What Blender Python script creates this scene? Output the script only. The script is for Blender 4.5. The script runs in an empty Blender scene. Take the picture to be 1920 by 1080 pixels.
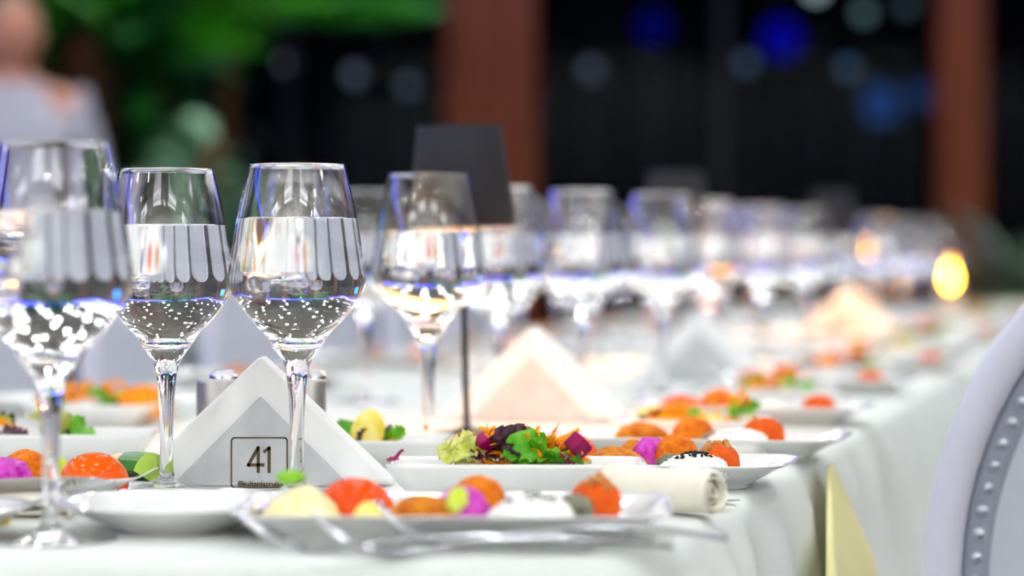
import bpy, bmesh, math, random
from mathutils import Vector, Matrix, noise
R = math.radians
rnd = random.Random(41)
C = bpy.context.scene.collection
sc = bpy.context.scene

# ------------------------------------------------------------------ camera, world, exposure
TZ = 0.75            # table height
EYE = TZ + 0.163
F = 5000.0
cam_d = bpy.data.cameras.new('camera'); cam = bpy.data.objects.new('camera', cam_d); C.objects.link(cam)
cam.location = (0, 0, EYE); cam.rotation_euler = (R(90), 0, 0)
cam_d.sensor_width = 36; cam_d.lens = F / 1920 * 36; cam_d.shift_y = -(540 - 460) / 1920
cam_d.clip_start = 0.05; cam_d.clip_end = 200
cam_d.dof.use_dof = True; cam_d.dof.focus_distance = 1.765; cam_d.dof.aperture_fstop = 3.5
sc.camera = cam
w = bpy.data.worlds.new('night'); sc.world = w; w.use_nodes = True
w.node_tree.nodes['Background'].inputs[0].default_value = (0.05, 0.07, 0.12, 1)
w.node_tree.nodes['Background'].inputs[1].default_value = 0.02
sc.view_settings.view_transform = 'Standard'; sc.view_settings.look = 'None'
sc.view_settings.gamma = 1; sc.view_settings.use_curve_mapping = False
sc.view_settings.exposure = -0.13
sc.cycles.max_bounces = 20; sc.cycles.transmission_bounces = 20; sc.cycles.glossy_bounces = 8
sc.cycles.diffuse_bounces = 4; sc.cycles.sample_clamp_indirect = 0
PANEL_L = 7.0
BOUNCE_W = 82.0         # watts of one added fill lamp bounced off the rear wall
LAMP_L = 760.0        # radiance of one ceiling downlight

# ------------------------------------------------------------------ helpers
def lin(c):
    return tuple(((v/255)/12.92 if v/255 <= .04045 else ((v/255+.055)/1.055)**2.4) for v in c) + (1,)
MATS = {}
def mat(name, col, rough=.5, metal=0, emit=None, es=0, col2=None, scale=60, bump=0, bscale=200, sss=0, coat=0, trans=0, ior=1.45, spread=.15, detail=4, stretch=None, spec=None):
    if name in MATS: return MATS[name]
    m = bpy.data.materials.new(name); m.use_nodes = True; nt = m.node_tree
    b = nt.nodes['Principled BSDF']; I = b.inputs
    I['Base Color'].default_value = lin(col); I['Roughness'].default_value = rough; I['Metallic'].default_value = metal
    I['IOR'].default_value = ior; I['Transmission Weight'].default_value = trans; I['Coat Weight'].default_value = coat; I['Specular IOR Level'].default_value = .35 if rough > .3 and not metal else .5
    if spec is not None: I['Specular IOR Level'].default_value = spec
    I['Coat Roughness'].default_value = .05
    if sss:
        I['Subsurface Weight'].default_value = sss; I['Subsurface Radius'].default_value = (.008, .005, .003); I['Subsurface Scale'].default_value = 1
    if emit: I['Emission Color'].default_value = lin(emit); I['Emission Strength'].default_value = es
    tc = nt.nodes.new('ShaderNodeTexCoord'); src = tc.outputs['Object']
    if stretch:
        mp = nt.nodes.new('ShaderNodeMapping'); mp.inputs['Scale'].default_value = stretch
        nt.links.new(src, mp.inputs[0]); src = mp.outputs[0]
    if col2:
        n = nt.nodes.new('ShaderNodeTexNoise'); n.inputs['Scale'].default_value = scale; n.inputs['Detail'].default_value = detail
        r = nt.nodes.new('ShaderNodeValToRGB'); r.color_ramp.elements[0].color = lin(col); r.color_ramp.elements[1].color = lin(col2)
        r.color_ramp.elements[0].position = .5-spread; r.color_ramp.elements[1].position = .5+spread
        nt.links.new(src, n.inputs['Vector']); nt.links.new(n.outputs[0], r.inputs[0]); nt.links.new(r.outputs[0], I['Base Color'])
    if bump:
        n = nt.nodes.new('ShaderNodeTexNoise'); n.inputs['Scale'].default_value = bscale; n.inputs['Detail'].default_value = 3
        bp = nt.nodes.new('ShaderNodeBump'); bp.inputs['Strength'].default_value = bump; bp.inputs['Distance'].default_value = .3/bscale
        nt.links.new(src, n.inputs['Vector']); nt.links.new(n.outputs[0], bp.inputs['Height']); nt.links.new(bp.outputs[0], I['Normal'])
    MATS[name] = m
    return m
def glassmat(name, ior, rough=0.0, col=(255, 255, 255)):
    m = bpy.data.materials.new(name); m.use_nodes = True; nt = m.node_tree
    nt.nodes.remove(nt.nodes['Principled BSDF'])
    g = nt.nodes.new('ShaderNodeBsdfGlass'); g.inputs['IOR'].default_value = ior; g.inputs['Roughness'].default_value = rough
    g.inputs['Color'].default_value = lin(col)
    nt.links.new(g.outputs[0], nt.nodes['Material Output'].inputs[0])
    MATS[name] = m
    return m

def me(name, verts, faces, m, smooth=True, fm=None):
    d = bpy.data.meshes.new(name); d.from_pydata([tuple(v) for v in verts], [], faces)
    for mm in (m if isinstance(m, (list, tuple)) else [m]): d.materials.append(mm)
    if smooth: d.polygons.foreach_set('use_smooth', [True]*len(d.polygons))
    if fm: d.polygons.foreach_set('material_index', fm)
    d.update()
    return d
def link(name, data, parent=None, loc=None, rot=None, sc_=None):
    o = bpy.data.objects.new(name, data); C.objects.link(o)
    if parent: o.parent = parent
    if loc is not None: o.location = loc
    if rot is not None: o.rotation_euler = rot
    if sc_ is not None: o.scale = sc_ if hasattr(sc_, '__len__') else (sc_,)*3
    return o
def tag(o, label=None, cat=None, group=None, kind=None):
    if label: o['label'] = label
    if cat: o['category'] = cat
    if group: o['group'] = group
    if kind: o['kind'] = kind
    return o
def thing(name, label, cat, loc=(0, 0, 0), rot=(0, 0, 0), group=None, scale=None):
    return tag(link(name, None, None, loc, rot, scale), label, cat, group)
def dup(root, loc, rot=None, label=None, group=None, scale=None):
    r = root.copy(); C.objects.link(r); r.location = loc
    if rot is not None: r.rotation_euler = rot
    if scale is not None: r.scale = scale if hasattr(scale, '__len__') else (scale,)*3
    if label: r['label'] = label
    if group: r['group'] = group
    for ch in list(root.children):
        c = ch.copy(); C.objects.link(c); c.parent = r
        for g in list(ch.children):
            d = g.copy(); C.objects.link(d); d.parent = c
    return r
def lathe(prof, seg=48, closed=False):
    V = []; Fc = []
    n = len(prof)
    for (r, z) in prof:
        for k in range(seg):
            a = 2*math.pi*k/seg; V.append((r*math.cos(a), r*math.sin(a), z))
    rng = range(n) if closed else range(n-1)
    for i in rng:
        j = (i+1) % n
        for k in range(seg):
            l = (k+1) % seg
            Fc.append((i*seg+k, i*seg+l, j*seg+l, j*seg+k))
    return V, Fc
def box(x0, x1, y0, y1, z0, z1):
    V = [(x0,y0,z0),(x1,y0,z0),(x1,y1,z0),(x0,y1,z0),(x0,y0,z1),(x1,y0,z1),(x1,y1,z1),(x0,y1,z1)]
    return V, [(0,3,2,1),(4,5,6,7),(0,1,5,4),(1,2,6,5),(2,3,7,6),(3,0,4,7)]
def bevbox(name, dims, m, bev=.004, seg=2):
    bm = bmesh.new(); V, Fc = box(*dims)
    vs = [bm.verts.new(v) for v in V]; [bm.faces.new([vs[i] for i in f]) for f in Fc]
    bmesh.ops.bevel(bm, geom=bm.edges[:], offset=bev, segments=seg, affect='EDGES', profile=.5)
    d = bpy.data.meshes.new(name); bm.to_mesh(d); bm.free(); d.materials.append(m)
    return d
def join(parts):
    V = []; Fc = []
    for v, f in parts:
        o = len(V); V += list(v); Fc += [tuple(i+o for i in q) for q in f]
    return V, Fc
def tube(pts, rads, seg=8, cap=True):
    pts = [Vector(p) for p in pts]; V = []; Fc = []
    up = Vector((0, 0, 1)); prev = None
    for i, p in enumerate(pts):
        t = (pts[min(i+1, len(pts)-1)] - pts[max(i-1, 0)]).normalized()
        a = t.cross(up)
        if a.length < .05: a = t.cross(Vector((1, 0, 0)))
        a.normalize()
        if prev and a.dot(prev) < 0: a = -a
        prev = a; b = t.cross(a)
        r = rads[i] if hasattr(rads, '__len__') else rads
        for k in range(seg):
            q = 2*math.pi*k/seg; V.append(p + a*math.cos(q)*r + b*math.sin(q)*r)
    n = len(pts)
    for i in range(n-1):
        for k in range(seg):
            l = (k+1) % seg; Fc.append((i*seg+k, (i+1)*seg+k, (i+1)*seg+l, i*seg+l))
    if cap: Fc.append(tuple(range(seg))); Fc.append(tuple(range((n-1)*seg, n*seg))[::-1])
    return V, Fc
def ribbon(pts, widths, th, side=None):
    """flat bar with rounded section following pts; width across `side`"""
    pts = [Vector(p) for p in pts]; V = []; Fc = []; n = len(pts)
    for i, p in enumerate(pts):
        t = (pts[min(i+1, n-1)] - pts[max(i-1, 0)]).normalized()
        s = (side or Vector((0, 1, 0))); s = (s - t*s.dot(t)).normalized(); u = s.cross(t)
        w_ = widths[i]; h = th[i] if hasattr(th, '__len__') else th
        for k in range(10):
            q = 2*math.pi*(k+.5)/10
            cx = math.copysign(abs(math.cos(q))**.7, math.cos(q)); sy = math.copysign(abs(math.sin(q))**.7, math.sin(q))
            V.append(p + s*cx*w_/2 + u*sy*h/2)
    for i in range(n-1):
        for k in range(10):
            l = (k+1) % 10; Fc.append((i*10+k, i*10+l, (i+1)*10+l, (i+1)*10+k))
    Fc.append(tuple(range(10))[::-1]); Fc.append(tuple(range((n-1)*10, n*10)))
    return V, Fc
def blobmesh(name, rx, ry, rz, m, seed=0, amp=.12, freq=1.5, sub=4, flat=None, fine=0, ffreq=8):
    bm = bmesh.new(); bmesh.ops.create_icosphere(bm, subdivisions=sub, radius=1)
    for v in bm.verts:
        p = v.co.copy(); s = Vector((seed*7.3, seed*3.1, seed*1.7))
        f = 1 + amp*noise.noise(p*freq+s)*2
        if fine: f += fine*noise.noise(p*ffreq+s)*2
        q = p*f
        if flat is not None and q.z < -flat: q.z = -flat + (q.z+flat)*.15
        v.co = (q.x*rx, q.y*ry, q.z*rz)
    zmin = min(v.co.z for v in bm.verts)
    for v in bm.verts: v.co.z -= zmin
    d = bpy.data.meshes.new(name); bm.to_mesh(d); bm.free(); d.materials.append(m)
    d.polygons.foreach_set('use_smooth', [True]*len(d.polygons))
    return d
def xat(px, D): return (px-960)/F*D          # lateral position at distance D
def edgeX(D): return -.272+.248*D            # the table's right edge

# ------------------------------------------------------------------ materials
M_cloth = mat('tablecloth_linen', (226, 230, 224), .85, bump=.25, bscale=900)
M_porc = mat('porcelain', (238, 238, 236), .12, coat=.6, ior=1.5)
M_steel = mat('polished_steel', (205, 207, 212), .14, 1)
M_brush = mat('brushed_steel', (196, 194, 190), .4, 1)
M_black = mat('black_metal', (22, 20, 19), .35, .3)
M_shade = mat('lamp_shade_grey', (44, 45, 53), .7)
M_shadein = mat('lamp_shade_inner', (240, 235, 225), .6)
M_glow = mat('lamp_diffuser', (255, 220, 170), .5, emit=(255, 176, 96), es=110)
M_napkin = mat('napkin_paper', (242, 242, 240), .9, bump=.2, bscale=500)
M_linen = mat('napkin_linen', (238, 232, 214), .85, bump=.2, bscale=700)
M_marble = mat('grey_marble', (186, 188, 190), .35, col2=(205, 207, 208), scale=45, spread=.2)
M_brown = mat('engraved_brown', (92, 72, 40), .6)
M_yell = mat('yellow_uplight', (240, 232, 166), .55)  # yellow uplight put into the base colour
M_chair = mat('chair_white_lacquer', (214, 214, 228), .45)
M_chairup = mat('chair_grey_upholstery', (192, 196, 206), .6, bump=.15, bscale=300)
M_stud = mat('stud_metal', (190, 192, 202), .3, .6)
M_floor = mat('dark_carpet', (46, 42, 40), .9, col2=(66, 60, 55), scale=3)
M_ceil = mat('ceiling_olive', (184, 182, 170), .9)
M_cream = mat('cream_wall', (226, 224, 218), .85)
M_wall = mat('dark_wall', (30, 30, 34), .8)
M_wood = mat('column_wood', (134, 64, 26), .6, col2=(114, 52, 20), scale=3, stretch=(6, 6, .6))
M_frame = mat('window_frame_dark', (16, 16, 18), .5)
M_led = mat('blue_led', (60, 60, 255), .5, emit=(50, 55, 255), es=13)
M_down = mat('downlight_lens', (255, 255, 255), .5, emit=(248, 251, 255), es=LAMP_L)
M_trimring = mat('downlight_ring', (210, 210, 205), .4)
M_screen = mat('blue_screen', (20, 100, 230), .5, emit=(30, 150, 255), es=3)
G_glass = glassmat('clear_glass', 1.5)
G_water_side = glassmat('water_against_glass', 1.333/1.5)
G_water_top = glassmat('water_surface', 1.333)
G_pane = glassmat('window_glass', 1.1, 0, (225, 230, 235))

# ------------------------------------------------------------------ the room
XL, XR, YB, YF, ZC = -6.0, 6.0, 12.5, -2.8, 2.85
def struct(name, V, Fc, m, smooth=False):
    return tag(link(name, me(name, V, Fc, m, smooth)), kind='structure')
fl = struct('floor', *box(XL, XR, YF, YB, -.05, 0), M_floor)
ce = struct('ceiling', *box(XL, XR, YF, YB, ZC, ZC+.05), M_ceil)
struct('wall_rear', *box(XL, XR, YF-.1, YF, 0, ZC), M_cream)
struct('wall_right', *box(XR, XR+.1, YF, YB, 0, ZC), mat('taupe_wall', (120, 114, 106), .85))
# left and back walls: sill wall, header and window bays between wooden columns
wl = struct('wall_left', *join([box(XL-.1, XL, YF, YB, 0, .35), box(XL-.1, XL, YF, YB, 2.6, ZC)]), M_wall)
wb = struct('wall_back', *join([box(XL, XR, YB, YB+.1, 0, .35), box(XL, XR, YB, YB+.1, 2.6, ZC)]), M_wall)
colX = [-4.4, -1.99, -.10, 2.08, 4.2]
colW = [.36, .26, .42, .21, .36]
edges = [XL] + colX + [XR]
for i in range(len(edges)-1):
    a, b = edges[i], edges[i+1]
    wroot = tag(link('window_%d' % (i+1), me('window', *join([box(a+.1, b-.1, YB+.02, YB+.08, .35, .42), box(a+.1, b-.1, YB+.02, YB+.08, 2.73, 2.8), box((a+b)/2-.02, (a+b)/2+.02, YB+.02, YB+.08, .42, 2.53)]), M_frame, False)), kind='structure')
    for (p, q) in ((a+.1, (a+b)/2-.02), ((a+b)/2+.02, b-.1)):
        link('pane', me('pane', *box(p, q, YB+.04, YB+.05, .42, 2.53), G_pane, False), wroot)
for cx, cw in zip(colX, colW):
    tag(link('column', bevbox('column', (cx-cw/2, cx+cw/2, YB-.2, YB, 0, ZC), M_wood, .01)), kind='structure')
cy = [-1.5, 1.2, 3.9, 6.6, 9.3]
for i, y in enumerate(cy):
    tag(link('column', bevbox('column', (XL, XL+.4, y-.15, y+.15, 0, ZC), M_wood, .01)), kind='structure')
for i in range(4):
    wr = tag(link('window_%d' % (i+7), me('window', *join([box(XL-.08, XL-.02, cy[i]+.2, cy[i+1]-.2, .35, .42), box(XL-.08, XL-.02, cy[i]+.2, cy[i+1]-.2, 2.73, 2.8)]), M_frame, False)), kind='structure')
    link('pane', me('pane', *box(XL-.06, XL-.05, cy[i]+.2, cy[i+1]-.2, .42, 2.53), G_pane, False), wr)
# blue LED cove strips
for nm, bx, lab in (('led_strip', (XL+.45, XR-.3, YB-.62, YB-.56, ZC-.16, ZC-.10), 'blue glowing strip light under the ceiling along the back wall'),
                    ('led_strip', (XL+.56, XL+.62, YF+.3, YB-.7, ZC-.16, ZC-.10), 'blue glowing strip light under the ceiling along the window wall')):
    t = thing(nm, lab, 'strip light', ((bx[0]+bx[1])/2, (bx[2]+bx[3])/2, ZC))
    ox, oy = t.location.x, t.location.y
    b2 = (bx[0]-ox, bx[1]-ox, bx[2]-oy, bx[3]-oy)
    link('diffuser', me('diffuser', *box(*b2, -.16, -.10), M_led, False), t)
    link('rail', me('rail', *box(b2[0]-.01, b2[1]+.01, b2[2]-.01, b2[3]+.01, -.10, 0), M_trimring, False), t)
# downlights in straight rows
lens_me = me('lens', *join([lathe([(0.0001, -.012), (.029, -.012), (.029, -.004)], 20)]), M_down)
ring_me = me('ring', *lathe([(.029, -.004), (.031, -.016), (.048, -.012), (.050, 0)], 24), M_trimring)
d0 = None
for iy in range(13):
    for ix in range(9):
        x = -5.1 + ix*1.27 + .2*math.sin(iy*2.1); y = -2.2 + iy*1.13
        if d0 is None:
            d0 = thing('downlight', 'round white recessed ceiling downlight mirrored as a bright dot in the glasses', 'light', (x, y, ZC), group='recessed ceiling downlights')
            link('lens', lens_me, d0); link('ring', ring_me, d0)
        else: dup(d0, (x, y, ZC))
# unseen panels added behind the camera to give frontal fill light
p0 = None
for i in range(4):
    x = -3.3+2.2*i
    if p0 is None:
        p0 = thing('fill_panel', 'large white fill panel added unseen over the rear of the room', 'light', (x, -1.9, ZC), group='added fill panels behind the camera')
        link('diffuser', me('diffuser', *box(-.56, .56, -.26, .26, -.03, -.02), mat('fill_diffuser', (255, 255, 255), .5, emit=(248, 251, 255), es=PANEL_L), False), p0)
        link('frame', me('frame', *join([box(-.6, .6, -.3, -.26, -.035, 0), box(-.6, .6, .26, .3, -.035, 0), box(-.6, -.56, -.26, .26, -.035, 0), box(.56, .6, -.26, .26, -.035, 0)]), M_trimring, False), p0)
    else: dup(p0, (x, -1.9, ZC))
# unseen fill lamps added to bounce frontal light off the pale rear wall
for i in range(4):
    x = -4.2+2.8*i
    t = thing('bounce_fill', 'linear fill lamp added unseen to bounce light off the pale rear wall', 'light', (x, -1.95, ZC), group='added fill lamps at the rear of the room')
    link('housing', me('housing', *box(-1.05, 1.05, -.05, .05, -.05, 0), M_trimring, False), t)
    ld = bpy.data.lights.new('bounce_light', 'AREA'); ld.shape = 'RECTANGLE'; ld.size = 2.0; ld.size_y = .08; ld.energy = BOUNCE_W; ld.color = (.95, .98, 1)
    link('lamp', ld, t, (0, -.02, -.06), (R(-38), 0, 0))
# blue screen on the left
t = thing('display_screen', 'bright blue wall screen between the wooden columns', 'screen', (XL+.1, 8.0, 1.9))
link('bezel', me('bezel', *box(-.04, .0, -.66, .66, -.4, .4), M_frame, False), t)
link('display', me('display', *box(.0, .01, -.62, .62, -.36, .36), M_screen, False), t)
link('bracket', me('bracket', *box(-.16, -.04, -.1, .1, -.1, .1), M_frame, False), t)

# glowing globes added behind the panes to imitate lamp reflections in the windows
def reflection_globe(px, py, D, r, colr, es, label, grp=None):
    x = xat(px, D); z = EYE+(460-py)/F*D
    t = thing('reflection_globe', label, 'lamp', (x, D, -.3), group=grp)
    m = mat('reflection_glow_%d_%d_%d' % colr + '_%d' % int(es*10), colr, .5, emit=colr, es=es*.22)
    V, Fc = lathe([(.0001, -r), (r*.7, -r*.7), (r, 0), (r*.7, r*.7), (.0001, r)], 16)
    link('globe', me('globe', V, Fc, m), t, (0, 0, z+.3))
    link('post', me('post', *tube([(0, 0, 0), (0, 0, z+.3-r*.9)], .012), M_frame), t)
GREY = (190, 205, 205)
for (px, py, k, es, lab) in ((540, 118, GREY, 2.2, 'pale globe imitating a window reflection seen between the leaves and the wide column'), (665, 140, GREY, 1.4, 'dim globe imitating a window reflection midway between leaves and wide column'),
        (765, 160, GREY, .8, 'faintest globe imitating a window reflection beside the wide wooden column'), (425, 118, (150, 220, 170), 4, 'greenish globe imitating a window reflection behind the palm'),
        (805, 14, GREY, 3.0, 'pale globe imitating a window reflection high beside the wide column'), (1108, 130, GREY, 1.0, 'faint globe imitating a reflection alone in the dark window'),
        (1400, 118, (150, 180, 205), 1.5, 'faint bluish globe imitating a window reflection below the deep blue one'), (1590, 128, (120, 170, 205), 1.5, 'faint blue globe imitating a window reflection near the narrow column'),
        (1530, -18, GREY, 9, 'brightest globe imitating a reflection at the top of the window'), (1620, 24, (150, 185, 185), 3, 'pale teal globe imitating a window reflection near the narrow column top'), (1700, 10, (120, 150, 160), 2, 'dim teal globe imitating a window reflection touching the narrow column')):
    reflection_globe(px, py, 15.0, .045, k, es, lab)
reflection_globe(1225, 50, 17, .11, (8, 16, 190), 1.1, 'deep blue globe imitating a reflection in the middle of the window')
reflection_globe(1465, 72, 17, .13, (5, 5, 225), 2.0, 'strongest deep blue globe imitating a reflection in the window')
reflection_globe(1650, 195, 17, .13, (0, 90, 175), 2.0, 'teal blue globe imitating a window reflection by the narrow column')
reflection_globe(1728, 180, 17, .09, (0, 80, 160), 1.6, 'smaller teal globe imitating a window reflection touching the narrow column')
tag(link('ground', me('ground', *box(-12, 12, YB+.1, 24, -.35, -.3), mat('night_ground', (20, 24, 18), .95), False)), kind='structure')

# ------------------------------------------------------------------ plants at the back left
M_leaf = mat('leaf_green', (58, 160, 10), .5, col2=(40, 128, 10), scale=8)
M_leafd = mat('leaf_dark', (24, 92, 34), .5)
M_leafp = mat('leaf_pale', (130, 176, 140), .5)
M_bark = mat('bark', (104, 70, 40), .9, col2=(80, 52, 30), scale=20)
M_pot = mat('clay_pot', (110, 58, 42), .7)
def leafmesh(name, L, W, m, droop=.3, n=7):
    V = []; Fc = []
    for i in range(n+1):
        t = i/n; wv = W*math.sin(math.pi*min(1, t*.92+.08))**.8
        x = L*t; z = -droop*L*t*t
        for s in (-1, 0, 1): V.append((x, s*wv/2, z+abs(s)*wv*.18))
    for i in range(n):
        for k in (0, 1): Fc.append((i*3+k, (i+1)*3+k, (i+1)*3+k+1, i*3+k+1))
    o = len(V); V += [(x, y, z-.004) for (x, y, z) in V]
    Fc += [tuple(q+o for q in f)[::-1] for f in Fc]
    return me(name, V, Fc, m)
def frondmesh(name, L, m):
    parts = []
    n = 16
    sp = [Vector((L*i/n*.92, 0, .25*L*math.sin(1.9*i/n))) for i in range(n+1)]
    parts.append(tube(sp, [.008*(1-.8*i/n) for i in range(n+1)], 5))
    for i in range(2, n+1):
        for s in (-1, 1):
            ll = .42*L*math.sin(math.pi*(.15+.8*i/n)); p = sp[i]
            q = p + Vector((ll*.55, s*ll*.7, -ll*.35)); m_ = (p+q)/2+Vector((0, 0, .03))
            V = [p+Vector((-.012, 0, 0)), p+Vector((.02, 0, 0)), m_+Vector((.02, 0, 0)), q, m_-Vector((.02, 0, 0))]
            parts.append((V, [(0, 1, 2, 3, 4)]))
    return me(name, *join(parts), m)
def plant(name, label, loc, trunk_h, kind, m, n, L, group=None, seed=1):
    r_ = random.Random(seed)
    t = thing(name, label, 'plant', loc, group=group)
    link('pot', me('pot', *lathe([(.0001, 0), (.14, 0), (.2, .34), (.22, .36), (.2, .38), (.18, .34), (.0001, .33)], 24), M_pot), t)
    pts = [(0.02*math.sin(i*1.3), .02*math.cos(i), .3+trunk_h*i/6) for i in range(7)]
    link('trunk', me('trunk', *tube(pts, [.05-.003*i for i in range(7)], 10), M_bark), t)
    data = frondmesh('frond', L, m) if kind == 'frond' else leafmesh('leaf', L, L*.42, m)
    for i in range(n):
        a = i*2.4+r_.uniform(-.2, .2); el = r_.uniform(-.9, .35) if kind == 'frond' else r_.uniform(-1.1, .2)
        z = .3+trunk_h*(1 if kind == 'frond' else r_.uniform(.25, 1.0))
        link(kind, data, t, (.02*math.cos(a), .02*math.sin(a), z), (r_.uniform(-.2, .2), el, a), r_.uniform(.75, 1.15))
    return t
plant('potted_palm', 'tall potted palm with bright green fronds behind the man', (-1.62, 9.6, 0), 1.38, 'frond', M_leaf, 30, .9, seed=3)
plant('potted_palm', 'bright green potted palm nearest the wide wooden column', (-1.2, 11.3, 0), 1.65, 'frond', M_leaf, 30, .85, seed=4)
plant('potted_palm', 'bright green potted palm with the frond hanging beside the man', (-2.9, 11.2, 0), 1.7, 'frond', M_leaf, 24, .9, seed=9)
plant('potted_fig', 'bushy dark green plant with broad leaves below the palm', (-1.25, 9.3, 0), 1.45, 'leaf', M_leafd, 80, .3, seed=5)
plant('potted_fig', 'bushy pale green broad leaved plant behind the second glass', (-.98, 8.45, 0), .95, 'leaf', M_leafp, 34, .26, seed=6)
plant('potted_fig', 'grey green shrub in a pot beyond the far table end', (1.62, 8.6, 0), .55, 'leaf', mat('leaf_grey', (120, 140, 118), .6), 60, .26, seed=8)

# ------------------------------------------------------------------ table and cloth
D0, D1 = 1.392, 7.1
LO = -1.21
corners = [(LO+.248*D0, D0), (edgeX(D0), D0), (edgeX(D1), D1), (LO+.248*D1, D1)]
t = thing('banquet_table', 'long banquet table standing under the white cloth', 'table', (0, 0, 0))
cs = [(corners[0][0]+.04, D0+.03), (corners[1][0]-.035, D0+.03), (corners[2][0]-.035, D1-.04), (corners[3][0]+.04, D1-.04)]
V = [(x, y, TZ-.035) for x, y in cs]+[(x, y, TZ-.006) for x, y in cs]
link('table_top', me('table_top', V, [(3, 2, 1, 0), (4, 5, 6, 7), (0, 1, 5, 4), (1, 2, 6, 5), (2, 3, 7, 6), (3, 0, 4, 7)], M_wall, False), t)
for D in (1.6, 4.2, 6.8):
    for o in (.1, .84):
        link('leg', me('leg', *tube([(edgeX(D)-o, D, 0), (edgeX(D)-o, D, TZ-.035)], .025), M_black), t)
def cloth():
    # rounded outline sampled finely
    pts = []
    n = 4; rad = .035
    for i in range(n):
        p0 = Vector(corners[i-1]); p = Vector(corners[i]); p1 = Vector(corners[(i+1) % n])
        a = (p0-p).normalized(); b = (p1-p).normalized()
        A = p+a*rad; B = p+b*rad
        for k in range(9):
            u = k/8; pts.append(A*(1-u)**2+p*2*u*(1-u)+B*u*u)
        nx = p1+(p-p1).normalized()*rad; L = (nx-B).length; m_ = int(L/.012)
        for k in range(1, m_): pts.append(B+(nx-B)*k/m_)
    N = len(pts); V = []; Fc = []
    s = 0; S = []
    for i in range(N): S.append(s); s += (pts[(i+1) % N]-pts[i]).length
    rows = [(-.03, 0), (-.012, -.0003), (-.006, -.0018), (-.002, -.006), (0, -.012)]
    drops = [.03, .06, .1, .15, .21, .28, .36, .46, .58, .70]
    for j in range(len(rows)+len(drops)):
        for i in range(N):
            tg = (pts[(i+1) % N]-pts[i-1]).normalized(); nv = Vector((tg.y, -tg.x))
            if j < len(rows):
                o, z = rows[j]
                if j >= 2: o += .0016*math.sin(S[i]*38+2*math.sin(S[i]*9))
                if j in (0, 1): z += 0
            else:
                d = drops[j-len(rows)]; z = -d; a = min(1, d/.22)
                f = math.sin(S[i]*52+2.2*math.sin(S[i]*11)+1.5*math.sin(S[i]*4.3))+.5*math.sin(S[i]*23+1)
                o = .003+.03*a + f*(.0015+.015*a) + .0015*math.sin(S[i]*140)*a
                z += .0
            q = pts[i]+nv*o
            V.append((q.x, q.y, TZ+z))
    M = len(rows)+len(drops)
    for j in range(M-1):
        for i in range(N):
            l = (i+1) % N; Fc.append((j*N+i, (j+1)*N+i, (j+1)*N+l, j*N+l))
    Fc.append(tuple(range(N)))
    return V, Fc
tc = tag(link('tablecloth', me('tablecloth', *cloth(), M_cloth)), 'white linen tablecloth falling in soft folds over the long table', 'tablecloth')
# yellow uplight on the side of the cloth, built as a coloured sheet
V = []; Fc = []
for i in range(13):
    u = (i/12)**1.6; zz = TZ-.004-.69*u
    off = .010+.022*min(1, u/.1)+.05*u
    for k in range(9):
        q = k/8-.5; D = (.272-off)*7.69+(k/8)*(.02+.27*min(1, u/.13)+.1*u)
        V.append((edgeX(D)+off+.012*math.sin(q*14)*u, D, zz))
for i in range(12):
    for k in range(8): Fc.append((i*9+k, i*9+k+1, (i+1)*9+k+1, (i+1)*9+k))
o = tag(link('uplight_patch', me('uplight_patch', V, Fc, M_yell)), 'pale yellow uplight, modelled as a sash hanging down the side of the white tablecloth', 'patch')
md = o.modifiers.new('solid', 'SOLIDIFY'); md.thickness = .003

# ------------------------------------------------------------------ wine glasses
OUT = [(.0001, .0), (.034, .0), (.0362, .0006), (.0362, .0013), (.034, .0019), (.026, .0028), (.016, .0042), (.009, .0065), (.0062, .0095), (.0048, .0150), (.0044, .028), (.0045, .042), (.0052, .058), (.0060, .070),
       (.0074, .0815), (.0108, .0915), (.0160, .0985), (.0215, .1075), (.0275, .1135), (.0338, .1205), (.0392, .1275), (.0432, .1345), (.0455, .1410), (.0455, .1460), (.0443, .156), (.0424, .168), (.0402, .182), (.0374, .196), (.0337, .211), (.0316, .2192)]
def smoothprof(P, n=3):
    Q = []
    for i in range(len(P)-1):
        p0 = P[max(i-1, 0)]; p1 = P[i]; p2 = P[i+1]; p3 = P[min(i+2, len(P)-1)]
        for k in range(n):
            t = k/n
            f = lambda a, b, c, d: .5*(2*b+(c-a)*t+(2*a-5*b+4*c-d)*t*t+(-a+3*b-3*c+d)*t**3)
            Q.append((max(.0001, f(p0[0], p1[0], p2[0], p3[0])), f(p0[1], p1[1], p2[1], p3[1])))
    Q.append(P[-1]); return Q
bowl_in = [(.0001, .1005), (.006, .1008), (.0115, .1030), (.0170, .1078), (.0232, .1143), (.0300, .1213), (.0360, .1285), (.0408, .1360), (.0440, .1415), (.0443, .1465), (.0433, .156), (.0414, .168), (.0392, .182), (.0364, .196), (.0328, .211), (.0308, .2192)]
OUTS = [p for p in OUT[:6]] + smoothprof(OUT[6:], 2)
INS = smoothprof(bowl_in, 2)
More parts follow.
